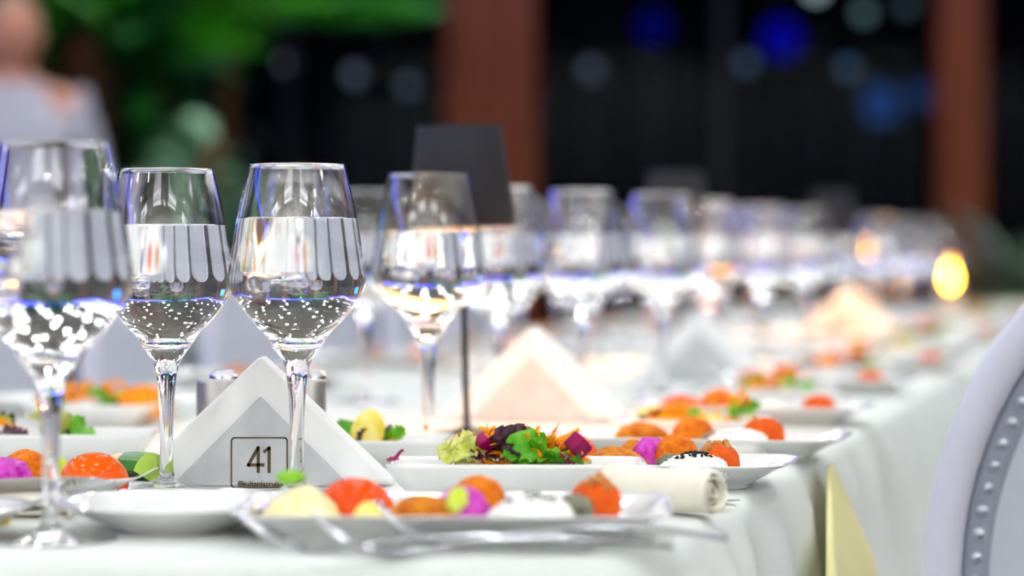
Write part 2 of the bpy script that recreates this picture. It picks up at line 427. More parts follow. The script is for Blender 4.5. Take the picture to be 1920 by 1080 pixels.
def glass_meshes(level, seg=72):
    # inner wall above the water line
    def r_at(z):
        for a, b in zip(INS, INS[1:]):
            if a[1] <= z <= b[1]: return a[0]+(b[0]-a[0])*(z-a[1])/(b[1]-a[1])
    rw = r_at(level)
    above = [p for p in INS if p[1] > level+.0006]
    below = [p for p in INS if p[1] < level-.0006]
    g = OUTS + [(.0314, .2199), (.0310, .2199)] + above[::-1] + [(rw, level)]
    V, Fc = lathe(g, seg)
    Gm = me('wine_glass_body', V, Fc, G_glass)
    # water: side wall up, tiny meniscus, flat top
    wv, wf = lathe(below+[(rw, level)], seg); ns = len(wf)
    tv, tf = lathe([(rw, level), (rw-.0008, level-.0007), (rw-.0025, level-.0011), (rw*.5, level-.0011), (.0001, level-.0011)], seg)
    V2, F2 = join([(wv, wf), (tv, tf)])
    Wm = me('water', V2, F2, [G_water_side, G_water_top], fm=[0]*ns+[1]*len(tf))
    return Gm, Wm
GM = {lv: glass_meshes(lv) for lv in (.1845, .182, .1745)}
def wine_glass(px, D, lv, label, group=None, off=None, s=1):
    x = xat(px, D) if off is None else off+.248*D
    t = thing('wine_glass', label, 'wine glass', (x, D, TZ+.0003), (0, 0, rnd.uniform(0, 6)), group, s)
    link('bowl_and_stem', GM[lv][0], t); link('water', GM[lv][1], t)
    return t
wine_glass(95, 1.47, .182, 'large blurred water-filled wine glass nearest the camera, beside the round plate')
wine_glass(312, 1.754, .182, 'sharp wine glass of water in front of the left wing of the napkin holder', s=.97)
wine_glass(557, 1.730, .1845, 'sharp wine glass of water standing in front of the number forty-one', s=.98)
wine_glass(803, 2.125, .1745, 'wine glass of water just in front of the grey lamp shade')
wine_glass(546, 2.44, .1745, 'wine glass seen through the sharp glass by the number')
wine_glass(685, 2.77, .1745, 'blurred wine glass half hidden between the two nearest glasses before the lamp')
wine_glass(936, 2.58, .1745, 'blurred wine glass to the side of the lamp glowing with warm light')
wine_glass(1090, 2.74, .1745, 'blurred wine glass standing before the wide wooden column edge')
wine_glass(1240, 2.94, .1745, 'blurred wine glass in front of the second dark lamp shade')
k = 0
far = []
for D in (3.35, 3.8, 4.25, 4.75, 5.25, 5.8, 6.35, 6.8):
    for (o, dd) in ((-.585, 0), (-.665, .1), (-.83, .03), (-.91, .14)):
        x = o+.248*(D+dd)
        if D+dd < 6.95 and all(abs(x-a)+abs(D+dd-b) > .19 for a, b in ((.588, 4.9), (.636, 5.05), (.222, 3.6), (.22, 3.15), (1.003, 6.1))): far.append((D+dd, o))
for D, o in far:
    wine_glass(0, D, .1745, 'blurred wine glass of water in the far rows along the table', 'far blurred wine glasses along the table', off=o)

# ------------------------------------------------------------------ table lamps
shade_me = me('lamp_shade', *lathe([(.0355, .263), (.045, .178), (.0436, .178), (.0341, .2615), (.0001, .2612), (.0001, .263)], 56), [M_shade, M_shadein], fm=[0]*56+[0]*56+[1]*56+[1]*56+[0]*56)
base_me = me('base', *lathe([(.0001, 0), (.042, 0), (.043, .003), (.042, .006), (.012, .009), (.004, .012)], 40), M_black)
pole_me = me('pole', *lathe([(.0028, .009), (.0028, .235)], 16), M_black)
diff_me = me('diffuser', *lathe([(.004, .200), (.036, .200), (.036, .206), (.004, .206)], 32), M_glow)
lamp0 = thing('table_lamp', 'dark grey cordless table lamp with conical shade behind the nearest glasses', 'lamp', (xat(876, 2.235), 2.235, TZ), (R(0), R(-1.5), 0))
link('base', base_me, lamp0); link('pole', pole_me, lamp0); s_ = link('lamp_shade', shade_me, lamp0); link('diffuser', diff_me, s_)
dup(lamp0, (xat(1268, 3.6), 3.6, TZ), (0, 0, 0), 'blurred dark table lamp rising between the far wine glasses')
dup(lamp0, (xat(1560, 4.9), 4.9, TZ), (0, 0, 0), 'farthest dark table lamp, glowing warm on a napkin holder')
# candle in a glass, far end
t = thing('candle', 'glowing yellow candle in a glass at the far end of the table', 'candle', (xat(1782, 6.1), 6.1, TZ+.0003))
M_flame = mat('flame', (255, 190, 60), .5, emit=(255, 170, 50), es=60)
link('holder', me('holder', *lathe([(.0001, 0), (.015, 0), (.028, 0), (.0292, .0003), (.0300, .0015)]+[(.0300+.004*i/12, .003+.124*i/12) for i in range(13)]+[(.0338, .1288), (.0325, .1300), (.0312, .1288)]+[(.0310-.0032*i/12, .127-.118*i/12) for i in range(13)]+[(.0272, .0062), (.0255, .0046), (.015, .0042), (.0001, .0042)], 40), G_glass), t)
link('wax', me('wax', *lathe([(.0001, .005), (.024, .005), (.024, .065), (.0001, .065)], 24), mat('wax', (250, 235, 200), .5)), t)
link('flame', me('flame', *lathe([(.0001, .064), (.011, .075), (.013, .09), (.007, .108), (.0001, .122)], 16), M_flame), t)

# ------------------------------------------------------------------ napkin holders
def tri_prism(w2, h, th, y0, bev=.0012):
    bm = bmesh.new(); P = [(-w2, 0), (w2, 0), (0, h)]
    f = [bm.verts.new((x, y0, z)) for x, z in P]; b = [bm.verts.new((x, y0+th, z)) for x, z in P]
    bm.faces.new(f); bm.faces.new(b[::-1])
    for i in range(3): bm.faces.new((f[i], b[i], b[(i+1) % 3], f[(i+1) % 3]))
    bmesh.ops.recalc_face_normals(bm, faces=bm.faces[:])
    bmesh.ops.bevel(bm, geom=bm.edges[:], offset=bev, segments=3, affect='EDGES', profile=.5)
    d = bpy.data.meshes.new('panel'); bm.to_mesh(d); bm.free()
    d.polygons.foreach_set('use_smooth', [False]*len(d.polygons))
    return d
panel_me = tri_prism(.0615, .0615, .004, -.002); panel_me.materials.append(M_marble)
back_me = tri_prism(.0615, .0615, .004, .034); back_me.materials.append(M_marble)
base_hold = bevbox('base', (-.0615, .0615, -.002, .038, 0, .003), M_marble, .001)
nap_me = tri_prism(.0900, .0855, .0078, 0, .0028); nap_me.materials.append(M_napkin)
def holder(x, D, rz, lab, nlab, ng, num=False, n=4):
    t = thing('napkin_holder', lab, 'napkin holder', (x, D, TZ), (0, 0, rz))
    fp = link('front_panel', panel_me, t); link('back_panel', back_me, t); link('base', base_hold, t)
    for i in range(n):
        o = tag(link('napkin', nap_me, None, (Matrix.Rotation(rz, 3, 'Z') @ Vector((rnd.uniform(-.0006, .0006), .0022+.0079*i, 0)))+Vector((x, D, TZ+.0032)), (0, 0, rz)), nlab, 'napkin', ng)
    return t, fp
hx, hD = xat(488, 1.79), 1.791
t, fp = holder(hx, hD, 0, 'grey marble triangular napkin holder engraved with the number 41', 'white paper napkin folded into a triangle behind the marble number plate', 'napkins in the marble holder numbered 41')
def text(body, size, x, z, y=-.0026, sx=1, name='lettering', bold=0):
    cu = bpy.data.curves.new(name, 'FONT'); cu.body = body; cu.size = size; cu.extrude = .0002; cu.align_x = 'CENTER'; cu.align_y = 'CENTER'
    cu.offset = bold
    cu.materials.append(M_brown)
    tmp = bpy.data.objects.new('lettering_source', cu)
    d = bpy.data.meshes.new_from_object(tmp); bpy.data.objects.remove(tmp)
    return link(name, d, t, (x, y, z), (R(90), 0, 0), (sx, 1, 1))
def zp(py): return EYE-(py-460)/F*1.783-TZ
def strokes(segs, wd, name, y=-.0026, par=None):
    """engraved line work made of flat bars between 2-D points"""
    parts = []
    for poly in segs:
        for a, b in zip(poly, poly[1:]):
            a = Vector(a); b = Vector(b); d = (b-a); L = d.length; d.normalize(); n = Vector((-d.y, d.x))*wd/2
            e = d*wd*.35
            P = [a-n-e, b-n+e, b+n+e, a+n-e]
            V = [(p.x, y, p.y) for p in P]+[(p.x, y+.0008, p.y) for p in P]
            parts.append((V, [(0, 1, 2, 3), (0, 4, 5, 1), (1, 5, 6, 2), (2, 6, 7, 3), (3, 7, 4, 0)]))
    return link(name, me(name, *join(parts), M_brown, False), par or t)
def X(px): return (px-488)/F*1.783
# border with rounded corners
def rrect(x0, x1, z0, z1, r, n=5):
    P = []
    for (cx, cz, a0) in ((x1-r, z1-r, 0), (x0+r, z1-r, 90), (x0+r, z0+r, 180), (x1-r, z0+r, 270)):
        for k in range(n+1):
            a = R(a0+90*k/n); P.append((cx+r*math.cos(a), cz+r*math.sin(a)))
    return P+[P[0]]
strokes([rrect(X(434), X(539), .0005, zp(822), .0022)], .0009, 'border')
# digits 4 and 1
strokes([[(X(484), zp(841)), (X(466), zp(873)), (X(494), zp(873))], [(X(484.5), zp(840)), (X(484.5), zp(886))]], .0021, 'digit')
strokes([[(X(505), zp(841)), (X(505), zp(886))], [(X(505.5), zp(841)), (X(496), zp(848))]], .0021, 'digit')
text('sultaniacruise', .0050, X(494), zp(909), bold=.00012)
strokes([rrect(X(447), X(456), zp(913), zp(904), .0008, 3), rrect(X(449.6), X(453.4), zp(910.4), zp(906.6), .0006, 3)], .0005, 'emblem')
holder(xat(995, 2.46), 2.46, R(-14), 'napkin holder with tan lit face standing behind the nearest lamp pole', 'white paper napkin in the tan lit holder behind the lamp', 'napkins in the holder behind the nearest lamp')
holder(xat(1310, 3.15), 3.15, R(-14), 'blurred napkin holder in shadow under the second lamp', 'white paper napkin in the holder near the second lamp', 'napkins in the holder near the second lamp')
holder(xat(1590, 5.05), 5.05, R(-14), 'napkin holder glowing orange under the farthest lamp', 'paper napkin glowing orange under the farthest lamp', 'napkins in the holder under the farthest lamp')
holder(xat(-160, 2.25), 2.3, R(10), 'napkin holder standing at the far side of the table outside the picture', 'paper napkin in the holder outside the picture', 'napkins in the holder outside the picture', n=2) if False else None

# ------------------------------------------------------------------ shakers
sh_me = me('body', *lathe([(.0001, 0), (.0145, 0), (.015, .002), (.015, .054), (.0142, .0565), (.0001, .0565)], 48), M_brush)
cap_me = me('cap', *lathe([(.0105, .0560), (.0103, .0575), (.0092, .0598), (.006, .0612), (.0001, .0616)], 32), M_steel)
sk_scale = (1, 1, 1.21)
sk = thing('salt_shaker', 'brushed steel shaker with domed cap behind the left slope of the napkins', 'shaker', (xat(408, 1.895), 1.895, TZ+.0002))
sk.scale = sk_scale; link('body', sh_me, sk); link('cap', cap_me, sk, (.0045, 0, 0))
dup(sk, (xat(572, 1.895), 1.895, TZ+.0002), None, 'brushed steel shaker behind the sharp glass stem')

# ------------------------------------------------------------------ dishes
def dish(name, a, b, prof, cr, seg=10):
    """prof: list of (inset, z, corner radius); rounded rectangle rings"""
    V = []; Fc = []
    ring = None
    for (d, z, c) in prof:
        P = []; aa, bb = max(a-d, .001), max(b-d, .001); c = min(c, aa*.98, bb*.98)
        for (sx, sy, a0) in ((1, 1, 0), (-1, 1, 90), (-1, -1, 180), (1, -1, 270)):
            for k in range(seg+1):
                q = R(a0+90*k/seg); P.append((sx*(aa-c)+c*math.cos(q), sy*(bb-c)+c*math.sin(q), z))
        # a few points on the straight sides come from the corner ends
        ring = len(P); V += P
    n = len(prof)
    for i in range(n-1):
        for k in range(ring):
            l = (k+1) % ring; Fc.append((i*ring+k, i*ring+l, (i+1)*ring+l, (i+1)*ring+k))
    Fc.append(tuple(range(ring))[::-1]); Fc.append(tuple(range((n-1)*ring, n*ring)))
    return me(name, V, Fc, M_porc)
def platter_mesh(a, b, h):
    return dish('platter', a, b, [(.034, 0, .012), (.030, 0, .014), (.029, .001, .014), (.029, .003, .014), (.022, .006, .018), (.008, h-.004, .024), (.001, h-.0012, .027), (0, h-.0004, .028), (.0008, h, .027), (.003, h-.0006, .026), (.010, h-.004, .024), (.020, h-.0095, .02), (.028, .0065, .018), (.045, .006, .012)], .02)
def bowl_mesh(a, b, h):
    return dish('bowl', a, b, [(.022, 0, .008), (.019, 0, .010), (.0185, .002, .010), (.014, .005, .011), (.005, h*.6, .012), (.001, h-.003, .013), (0, h-.0006, .013), (.0008, h, .012), (.0026, h, .011), (.0036, h-.002, .010), (.008, h*.6, .009), (.016, .0055, .008), (.026, .005, .006)], .012)
pm1 = platter_mesh(.122, .072, .018); pm2 = platter_mesh(.118, .060, .018)
tag(link('platter', pm1, None, (-.032, 1.498, TZ), (0, 0, R(-2))), 'white rectangular porcelain platter of mezze at the front table edge', 'platter')
tag(link('platter', pm2, None, (.076, 1.826, TZ), (0, 0, R(-13.9))), 'white mezze platter hanging over the table side behind the rolled napkin', 'platter')
tag(link('platter', pm2, None, (.141, 2.056, TZ), (0, 0, R(-13.9))), 'white mezze platter directly behind the platter with black sesame cheese', 'platter')
tag(link('platter', pm2, None, (-.350, 1.712, TZ), (0, 0, R(-2))), 'white mezze platter holding the orange tomato half by the napkin holder', 'platter')
tag(link('salad_bowl', bowl_mesh(.083, .036, .025), None, (.0025, 1.712, TZ), (0, 0, 0)), 'sharp white rectangular bowl of mixed salad behind the front platter', 'bowl')
tag(link('salad_bowl', bowl_mesh(.048, .045, .021), None, (-.092, 1.98, TZ), (0, 0, R(-4))), 'small white salad bowl behind the right slope of the napkins', 'bowl')
tag(link('salad_bowl', bowl_mesh(.065, .040, .021), None, (.150, 2.20, TZ), (0, 0, R(-13.9))), 'white bowl of orange salad behind the third platter', 'bowl')
tag(link('salad_bowl', bowl_mesh(.098, .045, .024), None, (-.362, 2.00, TZ), (0, 0, R(0))), 'long white salad bowl behind the tomato half', 'bowl')
tag(link('salad_bowl', bowl_mesh(.06, .045, .021), None, (-.375, 2.42, TZ+.0), (0, 0, R(-13.9))), 'white bowl heaped with orange salad beyond the long salad bowl', 'bowl')
plate_me = me('plate', *lathe([(.0001, .001), (.030, .001), (.031, 0), (.034, 0), (.035, .002), (.050, .007), (.064, .0135), (.0695, .0158), (.0705, .0165), (.0700, .0172), (.066, .0160), (.052, .0095), (.044, .0050), (.036, .004), (.0001, .004)], 96), M_porc)
tag(link('plate', plate_me, None, (-.193, 1.531, TZ)), 'empty round white plate in front of the marble number plate', 'plate')
tag(link('plate', plate_me, None, (-.332, 1.500, TZ), (0, 0, 0), (.88, .88, 1)), 'small round white plate behind the nearest glass at the picture edge', 'plate')

# ------------------------------------------------------------------ food
M_humus = mat('hummus', (246, 228, 160), .55, col2=(250, 236, 190), scale=150, bump=.6, bscale=260, sss=.2)
M_tomato = mat('tomato', (234, 76, 0), .24, col2=(238, 86, 0), scale=30, spec=.25)
M_tomato2 = mat('tomato_orange', (246, 106, 0), .16, col2=(240, 90, 0), scale=30, spec=.3)
M_fried = mat('fried_patty', (218, 138, 8), .55, col2=(184, 92, 4), scale=150, bump=1, bscale=260, spec=.2)
M_croq = mat('croquette', (238, 134, 14), .6, col2=(208, 98, 8), scale=220, bump=1, bscale=380, spec=.2)
M_mag = mat('pickled_cabbage', (180, 6, 160), .3, col2=(216, 80, 196), scale=180, bump=.8, bscale=220, spec=.3)
M_lime = mat('lime_piece', (196, 220, 50), .35, col2=(220, 232, 110), scale=120)
M_lemon = mat('lemon', (246, 220, 60), .4, col2=(250, 238, 150), scale=160, bump=.4)
M_cheese = mat('white_cheese', (246, 246, 238), .6, bump=1, bscale=350, sss=.15)
M_seed = mat('black_sesame', (14, 14, 18), .4)
M_dolma = mat('vine_leaf_roll', (84, 84, 56), .45, col2=(130, 130, 110), scale=130, bump=.8, bscale=200)
M_carrotball = mat('carrot_ball', (232, 100, 8), .5, col2=(212, 76, 4), scale=200, bump=.9, bscale=300, spec=.2)
M_crumb = mat('walnut_crumb', (212, 150, 80), .6, col2=(180, 110, 50), scale=300)
M_cream = mat('cream_slice', (250, 244, 216), .4, sss=.15)
M_cuc = mat('cucumber_skin', (40, 110, 12), .3, col2=(60, 140, 20), scale=60)
M_cucin = mat('cucumber_flesh', (190, 224, 90), .35)
M_carrot = mat('carrot_shred', (255, 170, 20), .5, col2=(252, 140, 10), scale=150, spec=.2)
M_let = mat('lettuce_green', (76, 158, 24), .4, col2=(112, 188, 40), scale=120)
M_frise = mat('lettuce_pale', (196, 208, 70), .4, col2=(226, 226, 150), scale=120)
M_purp = mat('lettuce_purple', (62, 28, 44), .4, col2=(92, 58, 78), scale=120)
M_beet = mat('beetroot', (168, 0, 88), .3, col2=(124, 0, 70), scale=100, spec=.3)
def food(name, cat, label, data, px, D, h=.0065, rz=0, off=None, tilt=(0, 0), s=None, group=None):
    x = xat(px, D) if off is None else off
    return tag(link(name, data, None, (x, D, TZ+h), (tilt[0], tilt[1], rz), s), label, cat, group)
B_humus = blobmesh('hummus', .0215, .020, .017, M_humus, 1, .07, 1.5, 4, .2, .03, 7)
B_fried = blobmesh('fried_patty', .0215, .017, .0115, M_fried, 2, .12, 1.6, 4, .5, .03, 6)
B_fried2 = blobmesh('fried_patty', .018, .014, .0105, M_fried, 7, .12, 1.6, 4, .5, .03, 6)
B_croq = blobmesh('croquette', .0165, .016, .0145, M_croq, 3, .06, 1.5, 4, .6, .02, 9)
B_mag = blobmesh('pickled_cabbage', .0150, .014, .0145, M_mag, 4, .10, 2, 4, .5, .04, 7)
B_cheese = blobmesh('cheese_mound', .0235, .019, .0125, M_cheese, 5, .07, 1.6, 5, .4, .05, 11)
B_ball = blobmesh('carrot_ball', .0150, .0145, .0125, M_carrotball, 6, .05, 1.5, 4, .6, .02, 9)
B_tom = blobmesh('tomato_half', .0225, .020, .0165, M_tomato, 8, .01, 1, 4, .12)
B_tom2 = blobmesh('tomato_half', .0225, .020, .0150, M_tomato2, 8, .01, 1, 4, .12)
B_crumb = blobmesh('crumb', .0022, .002, .0018, M_crumb, 9, .2, 2, 2)
B_dolma = blobmesh('vine_leaf_roll', .0085, .017, .0085, M_dolma, 10, .06, 1.5, 4, .8, .03, 6)
B_lem = blobmesh('lemon_wedge', .0095, .008, .010, M_lemon, 11, .04, 1.5, 3, .5)
B_lime = blobmesh('pickle_piece', .0058, .005, .0080, M_lime, 12, .12, 1.6, 3, .8)
B_cream = blobmesh('cream_slice', .017, .012, .0040, M_cream, 13, .05, 1.5, 3, .5)
B_seed = blobmesh('sesame_seed', .0014, .0007, .0005, M_seed, 14, .05, 1, 1)
B_green = blobmesh('green_slice', .0085, .006, .004, mat('green_garnish', (132, 196, 40), .4), 15, .1, 2, 3)
def cucumber_mesh():
    V = []; Fc = []; n = 12; th = .015
    for s in (-th/2, th/2):
        V.append((0, s, 0))
        for k in range(n+1):
            a = R(20+140*k/n); V.append((.0165*math.cos(a)*1.1, s, .0165*math.sin(a)))
    m_ = n+2
    for k in range(n):
        Fc.append((0, k+1, k+2)); Fc.append((m_, m_+k+2, m_+k+1)); Fc.append((k+1, m_+k+1, m_+k+2, k+2))
    Fc.append((0, m_, m_+1, 1)); Fc.append((0, n+1, m_+n+1, m_))
    fm = []
    for f in Fc: fm.append(0 if len(f) == 4 else 1)
    return me('cucumber_slice', V, Fc, [M_cuc, M_cucin], False, fm)
B_cuc = cucumber_mesh()
fz = .0062
def put_seeds(x, D, z, n, grp, label, rx=.018, ry=.013, top=.0125):
    for i in range(n):
        a = rnd.uniform(0, 6.28); q = rnd.uniform(.0, .85)
        dx, dy = rx*q*math.cos(a), ry*q*math.sin(a); dy = -abs(dy) if i % 4 else dy
        zz = z+top*1.55*math.sqrt(max(0, 1-q*q))-.0005 if False else None
        ray = bvh.ray_cast(Vector((dx, dy, 1)), Vector((0, 0, -1)))
        if ray[0] is None: continue
        tag(link('sesame_seed', B_seed, None, (x+dx, D+dy, z+ray[0].z+.0002), (rnd.uniform(-.5, .5), rnd.uniform(-.5, .5), rnd.uniform(0, 6)), 1.45), label, 'seed', grp)
from mathutils.bvhtree import BVHTree
def bv(d): return BVHTree.FromPolygons([v.co.copy() for v in d.vertices], [tuple(p.vertices) for p in d.polygons])
bvh = bv(B_cheese); bvh_ball = bv(B_ball)
def put_crumbs(x, D, z, n, grp, label):
    for i in range(n):
        dx, dy = rnd.uniform(-.0085, .0085), rnd.uniform(-.008, .008)
        h_ = bvh_ball.ray_cast(Vector((dx, dy, 1)), Vector((0, 0, -1)))
        if h_[0] is None: continue
        tag(link('walnut_crumb', B_crumb, None, (x+dx, D+dy, z+h_[0].z-.0006+.0022*rnd.random()), (rnd.random()*3, rnd.random()*3, rnd.random()*3), rnd.uniform(.6, 1.25)), label, 'crumb', grp)
# front platter
food('hummus', 'hummus', 'pale yellow mound of hummus at the left end of the front platter', B_humus, 567, 1.478, fz)
food('green_slice', 'garnish', 'small green slice lying on top of the hummus mound', B_green, 545, 1.484, fz+.0235, .4)
food('tomato_half', 'tomato', 'deep red tomato half on the front platter beside the hummus', B_tom, 665, 1.525, fz, .2, tilt=(R(0), R(8)), s=(1.0, 1.0, 1.15))
food('lemon_wedge', 'lemon', 'small yellow lemon wedge between tomato and fried patty', B_lem, 692, 1.467, fz, .3)
food('fried_patty', 'patty', 'golden brown fried patty in the middle of the front platter', B_fried, 792, 1.480, fz, .15)
food('pickled_cabbage', 'cabbage', 'magenta pickled cabbage mound on the front platter', B_mag, 868, 1.486, fz)
food('pickle_piece', 'pickle', 'lime green pickle piece leaning on the front magenta cabbage', B_lime, 850, 1.468, fz+.010, 0, tilt=(0, .3))
food('croquette', 'croquette', 'orange brown croquette behind the magenta cabbage of the front platter', B_croq, 896, 1.525, fz, 1, s=(1, 1, 1.05))
food('cheese_mound', 'cheese', 'white cheese mound with dark seeds on the front platter', B_cheese, 1000, 1.470, fz)
put_seeds(xat(1000, 1.47), 1.47, fz+TZ, 24, 'seeds on the front cheese mound', 'black sesame seed on the front cheese mound')
food('vine_leaf_roll', 'vine leaf roll', 'dull green stuffed vine leaf between cheese and orange ball in front', B_dolma, 1078, 1.500, fz, R(28), s=(1, .9, 1.1))
food('carrot_ball', 'carrot ball', 'orange carrot ball with crumbs on the front platter', B_ball, 1118, 1.520, fz, s=(1, 1, 1.15))
put_crumbs(xat(1118, 1.52), 1.52, TZ+fz+.0025, 22, 'crumbs on the front carrot ball', 'walnut crumb on the front orange carrot ball')
food('cream_slice', 'cheese', 'flat cream coloured slice at the end of the front platter', B_cream, 1125, 1.462, fz)
# second platter
food('fried_patty', 'patty', 'golden fried patty showing just past the sharp salad bowl rim', B_fried, 1153, 1.832, fz, -.2)
food('tomato_half', 'tomato', 'orange tomato half behind the sharp salad bowl', B_tom2, 1070, 1.885, fz, .2, s=(.9, .9, 1.25))
food('fried_patty', 'patty', 'smaller fried patty between tomato and magenta cabbage', B_fried2, 1195, 1.868, fz, .5, s=(1, 1, 1.2))
food('pickled_cabbage', 'cabbage', 'magenta cabbage on the platter behind the rolled napkin', B_mag, 1221, 1.852, fz, .5, s=(.9, .9, 1.05))
food('croquette', 'croquette', 'orange croquette beside the magenta cabbage on the second platter', B_croq, 1268, 1.845, fz, .5, s=(.95, 1, 1.1))
food('lemon_wedge', 'lemon', 'bright yellow lemon wedge behind the black seeded cheese', B_lem, 1292, 1.812, fz, .5)
food('vine_leaf_roll', 'vine leaf roll', 'sharp dark green stuffed vine leaf beside the black seeded cheese', B_dolma, 1258, 1.778, fz, R(30), s=(1, .8, 1.15))
food('cheese_mound', 'cheese', 'sharp white cheese mound with black sesame behind the rolled napkin', B_cheese, 1303, 1.768, fz, 0, s=1)
put_seeds(xat(1303, 1.768), 1.768, fz+TZ, 44, 'black sesame seeds on the sharp cheese mound', 'black sesame seed on the cheese behind the rolled napkin')
food('carrot_ball', 'carrot ball', 'orange carrot ball with crumbs beside the black seeded cheese', B_ball, 1347, 1.792, fz, s=(1, 1, 1.15))
put_crumbs(xat(1345, 1.792), 1.792, TZ+fz+.0025, 20, 'crumbs on the second carrot ball', 'walnut crumb on the orange ball of the second platter')
# third platter
food('cheese_mound', 'cheese', 'blurred white cheese mound on the third platter', B_cheese, 1385, 2.01, fz)
food('carrot_ball', 'carrot ball', 'blurred orange ball on the third platter near the table side', B_ball, 1432, 2.035, fz, s=(1.1, 1, 1.25))
put_crumbs(xat(1425, 2.035), 2.035, TZ+fz+.003, 10, 'crumbs on the third carrot ball', 'walnut crumb on the blurred orange ball of the third platter')
food('vine_leaf_roll', 'vine leaf roll', 'blurred stuffed vine leaf on the third platter', B_dolma, 1345, 2.03, fz, R(40))
food('croquette', 'croquette', 'blurred croquette on the third platter', B_croq, 1300, 2.07, fz, .5)
food('fried_patty', 'patty', 'blurred fried patty on the third platter', B_fried, 1200, 2.09, fz, .5)
# left platter
food('tomato_half', 'tomato', 'glossy orange tomato half on the left platter beside the cucumber', B_tom2, 176, 1.702, fz+.001, .1, s=(.98, .9, 1.25), tilt=(0, R(6)))
food('cucumber_slice', 'cucumber', 'dark green cucumber slice with pale edge beside the tomato half', B_cuc, 262, 1.752, fz+.002, R(62), tilt=(R(0), R(6)), s=1.15)
food('hummus', 'hummus', 'pale yellow hummus behind the cucumber slice', B_humus, 218, 1.765, fz, 1, s=(.75, .6, .8))
food('cheese_mound', 'cheese', 'low white cheese mound in front of the orange tomato half', B_cheese, 115, 1.682, fz-.001, 0, s=(1.1, .7, .62))
food('croquette', 'croquette', 'orange croquette at the left picture edge', B_croq, 48, 1.735, fz, 1)
food('pickled_cabbage', 'cabbage', 'magenta cabbage at the left picture edge', B_mag, 14, 1.690, fz, 1)
food('pickle_piece', 'pickle', 'pale green pickle stick between croquette and tomato half', B_lime, 112, 1.735, fz, 0, s=(1, 1, 1.3))
food('lemon_wedge', 'lemon', 'tiny yellow corn coloured bite on the small round plate', B_lem, 5, 1.51, .004, s=(.5, .5, .5))

# salad pieces
def leaf_piece(name, L, W, m, seed, ruf=.35):
    r_ = random.Random(seed); V = []; Fc = []; nx, ny = 14, 8
    for i in range(nx+1):
        u = i/nx
        for j in range(ny+1):
            v = j/ny*2-1; wv = W/2*(math.sin(math.pi*(.12+.8*u))**.6)*(1+.12*math.sin(u*22+seed))
            e = abs(v)**2.2
            z = L*ruf*(.25*math.sin(u*3.0)+.30*e*math.sin(u*26+seed+v*2)+.12*noise.noise(Vector((u*4, v*2, seed))))
            V.append((L*(u-.5)+.06*L*e*math.sin(u*19+seed), v*wv, z+abs(v)*W*.18))
    for i in range(nx):
        for j in range(ny): a = i*(ny+1)+j; Fc.append((a, a+1, a+ny+2, a+ny+1))
    o = len(V); V += [(x, y, z-.0004) for x, y, z in V]; Fc += [tuple(q+o for q in f)[::-1] for f in Fc]
    return me(name, V, Fc, m)
def shred_mesh(name, L, r, m, seed, bend=.5):
    r_ = random.Random(seed); P = []; d = Vector((1, 0, .1)).normalized(); p = Vector((-L/2, 0, 0))
    for i in range(8):
        P.append(p.copy()); d = (d+Vector((r_.uniform(-bend, bend), r_.uniform(-bend, bend), r_.uniform(-bend, bend)))*.5).normalized(); p += d*L/7
    return me(name, *ribbon(P, [r*2.2*(.7+.6*math.sin(math.pi*(i+.6)/8.2)) for i in range(8)], r*.45, Vector((0, .6, .8))), m)
LF = {('g', s): leaf_piece('lettuce_leaf', .030, .022, M_let, s) for s in (1, 2)}
LF.update({('p', s): leaf_piece('lettuce_leaf', .028, .020, M_purp, s) for s in (3, 4)})
LF.update({('y', s): leaf_piece('lettuce_leaf', .026, .020, M_frise, s) for s in (5, 6)})
SHR = [shred_mesh('carrot_shred', rnd.uniform(.014, .026), .0015, M_carrot, s, 1.0) for s in range(10)]
STK = [shred_mesh('cabbage_shred', .014, .0009, M_beet, s+20, .8) for s in range(3)]
PAL = [shred_mesh('pale_stalk', .016, .0011, M_frise, s+30, .6) for s in range(3)]
CUBE = bevbox('beet_cube', (-.0055, .0055, -.005, .005, -.005, .005), M_beet, .0012)
def leaf_at(key, px, D, h, rz, where, tilt=(0, 0), s=1.0, cname=None):
    nm = {'g': 'bright green lettuce leaf', 'p': 'dark purple lettuce leaf', 'y': 'pale yellow green frisee leaf'}[key[0]]
    return tag(link('lettuce_leaf', LF[key], None, (xat(px, D), D, TZ+h), (tilt[0], tilt[1], rz), s), nm+' in '+where, 'salad leaf', nm.replace('leaf', 'leaves')+' in '+where)
def shreds(px0, px1, D0_, D1_, h0, h1, n, where, data=SHR, nm='orange carrot shred', cat='carrot'):
    for i in range(n):
        D = rnd.uniform(D0_, D1_)
        tag(link(data[0].name.split('.')[0], rnd.choice(data), None, (xat(rnd.uniform(px0, px1), D), D, TZ+rnd.uniform(h0, h1)), (rnd.uniform(-.8, .8), rnd.uniform(-.7, .7), rnd.uniform(0, 6.28)), rnd.uniform(.8, 1.1)), nm+' in '+where, cat, nm+'s in '+where)
W1 = 'the sharp salad bowl'
